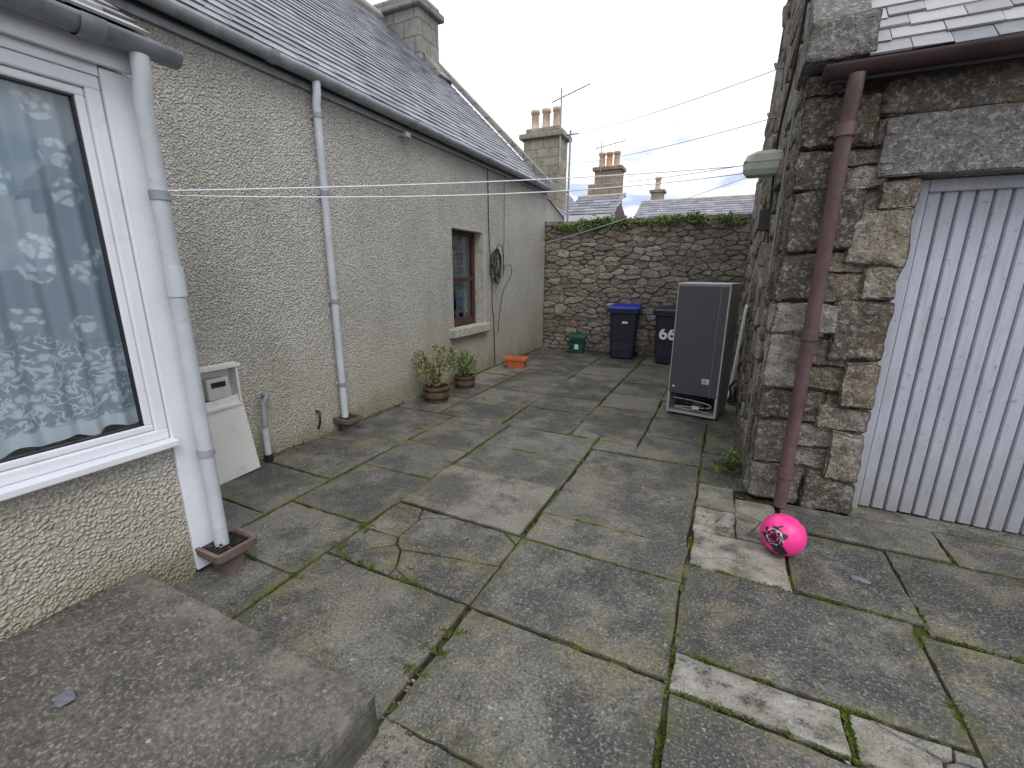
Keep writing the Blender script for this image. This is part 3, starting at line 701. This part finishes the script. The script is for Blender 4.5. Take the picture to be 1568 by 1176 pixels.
pole=empty('line_pole',(-3.28,9.4,0)); tube('shaft',[(-3.28,9.66,0),(-3.28,9.66,4.5)],.022,M['metal'],pole); tube('crossarm',[(-3.4,9.66,4.42),(-3.1,9.66,4.42)],.015,M['metal'],pole)
ln('line_c',(-3.2,9.66,4.42),(.27,6.0,3.75),.06,.005); ln('line_d',(-3.28,9.66,3.85),(.27,6.0,3.28),.06,.005); ln('line_e',(-3.3,9.66,3.45),(.1,4.5,2.54),.05,.004); ln('line_f',(WX+.04,7.0,1.95),(.1,4.5,2.45),.05,.003)
for z_ in (3.75,3.28): tube('hook',[(.33,6.0,z_),(.22,6.0,z_),(.2,6.0,z_+.05)],.014,M['metal'],wl)

# ---------------------------------------------------------------- fridge freezer (back towards us)
F=empty('fridge_freezer',(-.215,5.34,0),rad(-11),True); w=.278; D=.58; T=1.54
box('carcass',(-w,w),(.0,D-.06),(.27,T-.02),M['fr_side'],F,.006); box('top_panel',(-w-.004,w+.004),(-.01,D-.05),(T-.018,T),M['fr_side'],F,.006)
box('back_panel',(-w+.012,w-.10),(-.007,-.001),(.275,T-.03),M['fr_dark'],F,.002); box('back_panel_side',(w-.095,w-.018),(-.005,-.001),(.275,T-.03),M['fr_dark'],F)
box('door_upper',(-w,w),(D-.055,D),(.75,T-.02),M['fr_side'],F,.012); box('door_lower',(-w,w),(D-.055,D),(.06,.74),M['fr_side'],F,.012)
box('side_l',(-w,-w+.025),(0,D-.06),(.03,.27),M['fr_side'],F); box('side_r',(w-.025,w),(0,D-.06),(.03,.27),M['fr_side'],F); box('base_tray',(-w+.026,w-.026),(0,D-.07),(.03,.05),M['fr_side'],F); box('cavity_back',(-w+.026,w-.026),(.28,.30),(.05,.27),M['black'],F)
box('cavity_top',(-w+.026,w-.026),(0.0,.28),(.262,.269),M['black'],F)
bm=bmesh.new(); loft(bm,[ring(.05,.13,.09,.07,.055,.07),ring(.05,.13,.10,.08,.10,.08),ring(.05,.13,.095,.075,.17,.07),ring(.05,.13,.05,.04,.21,.04)]); frombm('compressor',bm,M['black'],F,True)
box('evaporation_tray',(-.02,.14),(.06,.2),(.212,.225),M['black'],F,.004)
tube('pipe_coil',[(-.22,.05,.20),(.2,.05,.19),(.22,.05,.12),(-.2,.05,.10),(-.2,.06,.075),(.2,.06,.07)],.006,M['fr_side'],F,True); tube('cord',[(-.1,.02,.22),(-.05,-.02,.15),(.1,-.03,.2),(.2,-.02,.12)],.006,M['cable'],F,True)
box('compressor_label',(-.0,.08),(.045,.049),(.09,.13),M['label'],F)
box('rating_label',(.09,.165),(-.0095,-.0072),(.42,.48),M['label'],F)
for i in range(4): box('label_print',(.095,.155-.012*(i%2)),(-.0105,-.0096),(.428+.012*i,.433+.012*i),M['black'],F)
box('warning_label',(-.23,-.205),(-.0095,-.0072),(.34,.36),M['label'],F)
for x_ in (-w+.05,w-.05):
    for y_ in (.05,D-.12): tube('foot',[(x_,y_,0),(x_,y_,.03)],.02,M['black'],F)
pn=box('propped_panel',(-.01,.01),(-.2,.2),(0,1.25),M['label'],None,.003); pn.location=(.20,6.4,.0); pn.rotation_euler=(0,rad(3),0)
tube('loose_hose',[(.22,5.3,.5),(.15,5.35,.42),(.2,5.5,.3),(.15,5.4,.2),(.24,5.2,.25)],.012,M['cable'],None,True)

# ---------------------------------------------------------------- bins
def wheelie(name,loc,rz,body,lid,num=None):
    B=empty(name,loc,rz,True)
    bm=bmesh.new()
    loft(bm,[ring(0,-.03,.215,.22,.03,.05),ring(0,-.01,.235,.25,.30,.05),ring(0,0,.262,.30,.86,.05),ring(0,0,.268,.31,.90,.05),ring(0,0,.29,.335,.905,.05),ring(0,0,.29,.335,.955,.05)])
    bmbox(bm,(-.17,.17),(-.262,-.24),(.18,.62))
    frombm('body',bm,body,B)
    bm=bmesh.new()
    loft(bm,[ring(0,-.005,.298,.35,.957,.05),ring(0,-.005,.302,.355,.99,.05),ring(0,0,.285,.33,1.015,.06),ring(0,.02,.20,.24,1.045,.08),ring(0,.03,.1,.12,1.052,.06)])
    bmbox(bm,(-.20,-.14),(.30,.40),(.96,1.0)); bmbox(bm,(.14,.20),(.30,.40),(.96,1.0)); bmbox(bm,(-.08,.08),(-.385,-.34),(.965,.985))
    frombm('lid',bm,lid,B)
    tube('handle',[(-.24,.38,.97),(.24,.38,.97)],.016,body,B); tube('axle',[(-.26,.2,.1),(.26,.2,.1)],.012,M['black'],B)
    for s in (-1,1): tube('wheel',[(s*.225,.22,.1),(s*.275,.22,.1)],.1,M['black'],B,False,8)
    box('front_ridge',(-.12,.12),(-.272,-.262),(.63,.80),body,B,.01) if not num else None
    if num:
        cu=bpy.data.curves.new('house_number','FONT'); cu.body=num; cu.size=.30; cu.extrude=.002; cu.offset=.008; cu.align_x='CENTER'
        t=put(bpy.data.objects.new('house_number',cu),M['label'],B); t.location=(-.02,-.296,.48); t.rotation_euler=(rad(86),0,0)
    else:
        box('label',(-.02,.08),(-.296,-.27),(.70,.74),M['label'],B,.002)
    return B
wheelie('wheelie_bin',(-1.72,8.78,0),rad(6),M['navy'],M['blue'])
wheelie('wheelie_bin',(-.82,8.62,0),rad(-3),M['navy'],M['navy'],'66')
C=empty('food_waste_caddy',(-2.66,8.80,0),rad(8),True)
bm=bmesh.new(); loft(bm,[ring(0,0,.125,.11,0,.03),ring(0,0,.15,.14,.30,.03),ring(0,0,.17,.155,.31,.03),ring(0,0,.17,.155,.34,.03)]); frombm('body',bm,M['green'],C)
bm=bmesh.new(); loft(bm,[ring(0,0,.178,.165,.342,.03),ring(0,0,.172,.16,.37,.04),ring(0,0,.11,.10,.40,.04)]); frombm('lid',bm,M['green'],C)
tube('handle',[(-.165,-.02,.33),(-.17,-.15,.26),(.17,-.15,.26),(.165,-.02,.33)],.009,M['black'],C); box('sticker',(-.05,.03),(-.135,-.128),(.1,.2),M['label'],C)

# ---------------------------------------------------------------- planters
def barrel(name,loc,R,h,lr,n,mat):
    B=empty(name,loc,0,True); bm=bmesh.new()
    S=[]
    for z_,k in ((0,.80),(h*.4,.95),(h,1.0),(h,.9),(h*.82,.88)):
        S.append([Vector((math.cos(a)*R*k*(1-.025*(i%2)),math.sin(a)*R*k*(1-.025*(i%2)),z_)) for i in range(32) for a in [i*math.pi/16]])
    loft(bm,S); frombm('tub',bm,M['wood'],B)
    for z_,k in ((h*.25,.90),(h*.78,.99)):
        bm=bmesh.new(); loft(bm,[[Vector((math.cos(i*math.pi/16)*R*q,math.sin(i*math.pi/16)*R*q,zz)) for i in range(32)] for zz,q in ((z_-.012,k+.01),(z_+.012,k+.018))],False,False); frombm('hoop',bm,M['cable'],B)
    tube('soil',[(0,0,h*.8),(0,0,h*.86)],R*.86,M['soil'],B)
    bm=bmesh.new()
    for (cx,cy,cz,a,b,c,m) in lr: leaves(bm,(cx,cy,cz),a,b,c,m,.045,rng)
    frombm('foliage',bm,mat,B,recalc=False)
    for i in range(n):
        a=rng.uniform(0,6.28); q=rng.uniform(.05,.22); tube('stem',[(rng.uniform(-.04,.04),rng.uniform(-.04,.04),h*.8),(math.cos(a)*q*.5,math.sin(a)*q*.5,h+.15),(math.cos(a)*q,math.sin(a)*q,h+rng.uniform(.25,.4))],.004,M['twig'],B,True,1)
    return B
barrel('planter_tub',(-3.27,4.58,0),.175,.20,[(-.08,-.08,.46,.17,.17,.16,200),(.12,.05,.52,.15,.15,.14,170),(-.16,-.1,.58,.10,.10,.09,80),(.2,.1,.64,.07,.07,.06,50),(0,.1,.64,.09,.09,.08,60),(0,0,.28,.15,.15,.08,110)],16,M['leafy'])
barrel('planter_tub',(-3.28,5.30,0),.155,.19,[(0,0,.36,.17,.17,.12,260),(.05,0,.25,.15,.15,.07,120),(-.03,.05,.46,.12,.10,.07,70)],8,M['leaf'])
TP=empty('terracotta_planter',(-3.20,6.92,0),rad(10),True)
bm=bmesh.new(); loft(bm,[ring(0,0,.15,.09,0,.02),ring(0,0,.18,.115,.14,.02),ring(0,0,.20,.13,.142,.02),ring(0,0,.20,.13,.18,.02),ring(0,0,.18,.11,.18,.02),ring(0,0,.17,.10,.15,.02)]); frombm('trough',bm,M['terra'],TP)
bm=bmesh.new(); leaves(bm,(0,0,.17),.13,.07,.03,14,.035,rng); frombm('seedlings',bm,M['leaf'],TP,recalc=False)

bm=bmesh.new(); leaves(bm,(.19,3.95,.11),.08,.10,.10,120,.035,rng); leaves(bm,(.22,4.15,.05),.05,.12,.05,60,.035,rng); blades(bm,.2,3.95,-.01,50,.10,.05,rng)
frombm('weeds',bm,M['leaf'],None,recalc=False)

# ---------------------------------------------------------------- football
bm=bmesh.new(); bmesh.ops.create_icosphere(bm,subdivisions=6,radius=1)
lay=bm.verts.layers.float_color.new('paint')
ph=(1+5**.5)/2; ic=[]
for a in (-1,1):
    for b in (-ph,ph): ic+= [Vector((0,a,b)).normalized(),Vector((a,b,0)).normalized(),Vector((b,0,a)).normalized()]
hx=[]
for a in (-1,1):
    for b in (-1,1):
        for c_ in (-1,1): hx.append(Vector((a,b,c_)).normalized())
for a in (-1/ph,1/ph):
    for b in (-ph,ph): hx+=[Vector((0,b,a)).normalized(),Vector((b,a,0)).normalized(),Vector((a,0,b)).normalized()]
big=Vector((-.50,-.84,.22)).normalized(); big2=Vector((-.1,-.85,-.45)).normalized(); big3=Vector((.5,.6,.5)).normalized()
for v in bm.verts:
    p=v.co.normalized(); ds=sorted([(p-c_).length for c_ in ic+hx]); seam=ds[1]-ds[0]
    col=(.86,.04,.27)
    nn=mnoise.noise(p*4.2+Vector((3,1,2))); n2=mnoise.noise(p*9)
    d1=min((p-big).length,(p-big3).length); d2=(p-big2).length
    if d1<.50+.35*nn and not (.20<d1+.12*n2<.25): col=(.015,.012,.02)
    if d2<.32+.3*nn: col=(.015,.012,.02)
    if abs(d1+.12*n2-.37)<.02: col=(.7,.62,.68)
    v[lay]=(*col,1); v.co=p*.122*(1-.010*math.exp(-(seam/.025)**2))
n=N('football_skin'); a=n.n('ShaderNodeAttribute'); a.attribute_name='paint'; n.fin(a.outputs['Color'],.38,0,.5)
fb=frombm('football',bm,n.m,None,True); fb.location=(.48,2.82,.122)

bm=bmesh.new(); lay=bm.verts.layers.float_color.new('tone')
def flake(x,y,z,s,t):
    rough_block(bm,lay,(x-s,x+s),(y-s*.6,y+s*.6),(z,z+s*.35),rng,t,2,s*.25,s*.3)
for x,y,z,s in ((-1.45,1.72,.0,.022),(-.2,2.35,.0,.016),(.9,2.65,.0,.03),(1.02,2.58,0,.02),(-2.0,.98,0,.03),(-2.1,1.1,0,.02),(-1.3,2.1,0,.012),(-2.05,1.5,0,.02)):
    flake(x,y,z,s,rng.random())
for _ in range(150): flake(rng.gauss(-.93,.05),rng.uniform(.75,1.15),-.01,rng.uniform(.005,.018),rng.random())
for _ in range(80): flake(rng.uniform(.55,1.2),rng.uniform(1.25,1.6),-.003,rng.uniform(.004,.014),rng.random())
for _ in range(90): flake(rng.uniform(-.02,.3),rng.uniform(3.4,5.2),-.004,rng.uniform(.005,.014),rng.random())
for _ in range(50): flake(rng.uniform(-2.5,-2.3),rng.uniform(1.0,1.3),-.01,rng.uniform(.006,.014),rng.random())
for _ in range(120): flake(rng.uniform(-2.3,2),rng.uniform(1,4),-.001,rng.uniform(.002,.006),rng.random())
for _ in range(40): flake(rng.uniform(-2.4,-1.0),rng.uniform(-.1,.88),.178,rng.uniform(.002,.006),rng.random())
frombm('loose_stones',bm,M['granite'])
bm=bmesh.new(); lay=bm.verts.layers.float_color.new('tone'); flake(-1.93,.42,.182,.04,.5); flake(.86,2.72,0,.045,.5); frombm('slate_fragments',bm,M['slatebit'])

# ---------------------------------------------------------------- distance
def pots(parent,xs,y,z,h,r,mat):
    for x in xs:
        bm=bmesh.new(); C=lambda R,z_:[Vector((x+R*math.cos(i*math.pi/8),y+R*math.sin(i*math.pi/8),z_)) for i in range(16)]
        loft(bm,[C(r*1.15,z),C(r*1.15,z+h*.1),C(r*.92,z+h*.14),C(r*.85,z+h*.8),C(r*1.1,z+h*.84),C(r*1.1,z+h),C(r*.8,z+h),C(r*.75,z+h*.85)]); frombm('chimney_pot',bm,mat,parent,True)
A=empty('chimney_stack',(-6.1,15.4,5))
box('stack',(-6.75,-5.45),(15.0,15.8),(2,5.95),M['chimA'],A,.02); box('cornice',(-6.88,-5.32),(14.88,15.92),(5.952,6.12),M['chimA'],A,.03); box('blocking',(-6.7,-5.5),(15.05,15.75),(6.122,6.3),M['chimA'],A,.03)
pots(A,(-6.5,-6.1,-5.72),15.4,6.3,.62,.14,M['pot'])
ae=empty('tv_aerial',(-5.5,15,6)); 
tube('mast',[(-5.42,14.95,5.0),(-5.42,14.95,7.3)],.025,M['metal'],ae); tube('boom',[(-5.8,15.1,7.0),(-4.4,14.6,7.15)],.018,M['metal'],ae)
for i in range(8):
    t=i/7; c=Vector((-5.7,15.06,7.0)).lerp(Vector((-4.45,14.62,7.14)),t); tube('element',[c-Vector((.06,.2,.12)),c+Vector((.06,.2,.12))],.009,M['metal'],ae)
Bc=empty('chimney_stack',(-5.5,22.4,5))
box('stack',(-6.2,-5.0),(22,22.8),(1.5,6.25),M['chimB'],Bc,.02); box('cornice',(-6.3,-4.9),(21.9,22.9),(6.252,6.42),M['chimB'],Bc,.03); pots(Bc,(-5.95,-5.6,-5.25),22.3,6.42,.65,.15,M['poto'])
box('lower_stack',(-6.5,-6.21),(22,22.8),(1.5,5.7),M['chimB'],Bc,.02)
ae2=empty('tv_aerial',(-5,22,7)); tube('mast',[(-5.9,21.9,6.2),(-5.9,21.9,7.5)],.02,M['metal'],ae2); tube('boom',[(-6.2,21.9,7.2),(-4.8,21.9,7.4)],.016,M['metal'],ae2)
for i in range(5): tube('element',[(-6.1+i*.28,21.9,7.0+i*.04),(-6.1+i*.28,21.9,7.45+i*.04)],.01,M['metal'],ae2)
Cc=empty('chimney_stack',(-4.2,28.4,5)); box('stack',(-4.5,-3.85),(28,28.7),(1.5,6.1),M['chimA'],Cc,.02); box('cornice',(-4.6,-3.75),(27.9,28.8),(6.102,6.25),M['chimA'],Cc,.02); pots(Cc,(-4.2,),28.3,6.25,.7,.17,M['pot']); box('shoulder',(-4.95,-4.51),(28,28.7),(1.5,5.5),M['chimA'],Cc,.02)
def house(name,x,y,ez,rz,wall,roof,axis='x'):
    Hh=empty(name,((x[0]+x[1])/2,(y[0]+y[1])/2,0)); cy=(y[0]+y[1])/2; cx=(x[0]+x[1])/2
    if axis=='x':
        prism('walls',[(x[0],y[0],0),(x[0],y[0],ez),(x[0],cy,rz-.1),(x[0],y[1],ez),(x[0],y[1],0)],(x[1]-x[0],0,0),wall,Hh)
        v=Vector((0,cy-y[0]+.15,rz-ez+.08)); slates('roof_slates',(x[0]-.15,y[0]-.15,ez-.05),(1,0,0),v,x[1]-x[0]+.3,v.length,.3,.22,roof,Hh,rng)
        tube('ridge',[(x[0]-.15,cy,rz+.02),(x[1]+.15,cy,rz+.02)],.07,M['sill'],Hh)
        box('fascia',(x[0]-.15,x[1]+.15),(y[0]-.17,y[0]-.14),(ez-.22,ez-.06),M['white'],Hh)
    else:
        prism('walls',[(x[0],y[0],0),(x[0],y[0],ez),(cx,y[0],rz-.1),(x[1],y[0],ez),(x[1],y[0],0)],(0,y[1]-y[0],0),wall,Hh)
        for s,xe in ((1,x[0]-.1),(-1,x[1]+.1)):
            v=Vector((cx-xe,0,rz-ez+.05)); slates('roof_slates',(xe,y[0]-.12,ez-.05),(0,1,0),v,y[1]-y[0]+.2,v.length,.3,.22,roof,Hh,rng)
        tube('ridge',[(cx,y[0]-.12,rz+.02),(cx,y[1],rz+.02)],.06,M['sill'],Hh)
    return Hh
house('distant_house',(-3.1,3.5),(16,20.5),3.1,4.2,M['chimA'],M['slateL'])
house('distant_outbuilding',(-4.3,-3.15),(13,15.2),3.28,3.85,M['brownframe'],M['slateL'])
house('distant_cottage',(-8.5,-4.55),(14.9,19),2.7,4.9,M['harl'],M['slateL'],'y')

# ---------------------------------------------------------------- world, sun
wd=bpy.data.worlds.new('World'); scene.world=wd; wd.use_nodes=True; nt=wd.node_tree; nt.nodes.clear()
def wn(t,**k):
    x=nt.nodes.new(t)
    for a_,v in k.items(): setattr(x,a_,v)
    return x
L=nt.links.new
sd=Vector((.5,-.42,.85)).normalized()
sky=wn('ShaderNodeTexSky',sky_type='NISHITA'); sky.sun_disc=False; sky.sun_elevation=math.asin(sd.z); sky.sun_rotation=math.atan2(sd.x,sd.y)
bg1=wn('ShaderNodeBackground'); bg1.inputs[1].default_value=.12; L(sky.outputs[0],bg1.inputs[0])
tc=wn('ShaderNodeTexCoord'); sp=wn('ShaderNodeSeparateXYZ'); L(tc.outputs['Generated'],sp.inputs[0])
def wm(op,a_,b_):
    x=wn('ShaderNodeMath',operation=op)
    for i,v in enumerate((a_,b_)):
        if isinstance(v,(int,float)): x.inputs[i].default_value=v
        else: L(v,x.inputs[i])
    return x.outputs[0]
zz=wm('ADD',wm('MAXIMUM',sp.outputs[2],0.),.16)
cb=wn('ShaderNodeCombineXYZ'); L(wm('DIVIDE',sp.outputs[0],zz),cb.inputs[0]); L(wm('DIVIDE',sp.outputs[1],zz),cb.inputs[1])
ns=wn('ShaderNodeTexNoise'); ns.inputs['Scale'].default_value=1.4; ns.inputs['Detail'].default_value=6; ns.inputs['Roughness'].default_value=.5; ns.inputs['Distortion'].default_value=.3; L(cb.outputs[0],ns.inputs['Vector'])
cr=wn('ShaderNodeValToRGB'); cr.color_ramp.elements[0].position=.38; cr.color_ramp.elements[0].color=(.42,.48,.66,1); cr.color_ramp.elements[1].position=.54; cr.color_ramp.elements[1].color=(.95,.96,1.0,1); L(ns.outputs['Fac'],cr.inputs[0])
hi=wn('ShaderNodeMapRange'); hi.inputs[1].default_value=.18; hi.inputs[2].default_value=.42; L(sp.outputs[2],hi.inputs[0])
mc=wn('ShaderNodeMix',data_type='RGBA'); L(wm('MULTIPLY',hi.outputs[0],.72),mc.inputs[0]); L(cr.outputs[0],mc.inputs[6]); mc.inputs[7].default_value=(.97,.98,1,1)
bg2=wn('ShaderNodeBackground'); bg2.inputs[1].default_value=1.5; L(mc.outputs[2],bg2.inputs[0])
mx=wn('ShaderNodeMixShader'); mx.inputs[0].default_value=.94; L(bg1.outputs[0],mx.inputs[1]); L(bg2.outputs[0],mx.inputs[2])
wo=wn('ShaderNodeOutputWorld'); L(mx.outputs[0],wo.inputs[0])
sl_=bpy.data.lights.new('sun','SUN'); sl_.energy=1.3; sl_.angle=rad(25); sl_.color=(1,.975,.94)
so=bpy.data.objects.new('sun',sl_); scene.collection.objects.link(so); so.rotation_euler=sd.to_track_quat('Z','Y').to_euler(); so.location=(5,-5,10)

# ---------------------------------------------------------------- camera
cam=bpy.data.cameras.new('camera'); co=bpy.data.objects.new('camera',cam); scene.collection.objects.link(co)
cam.sensor_width=36; cam.lens=15.41; cam.clip_start=.05; cam.clip_end=1500
yaw=rad(25.4); th=rad(14.4); rl=rad(.4)
Fh=Vector((-math.sin(yaw),math.cos(yaw),0)); R=Vector((math.cos(yaw),math.sin(yaw),0))
fw=Fh*math.cos(th)-Z*math.sin(th); up=Fh*math.sin(th)+Z*math.cos(th)
R2=R*math.cos(rl)+up*math.sin(rl); U2=up*math.cos(rl)-R*math.sin(rl)
mt=Matrix((R2,U2,-fw)).transposed().to_4x4(); mt.translation=Vector((0,0,1.65)); co.matrix_world=mt
scene.camera=co
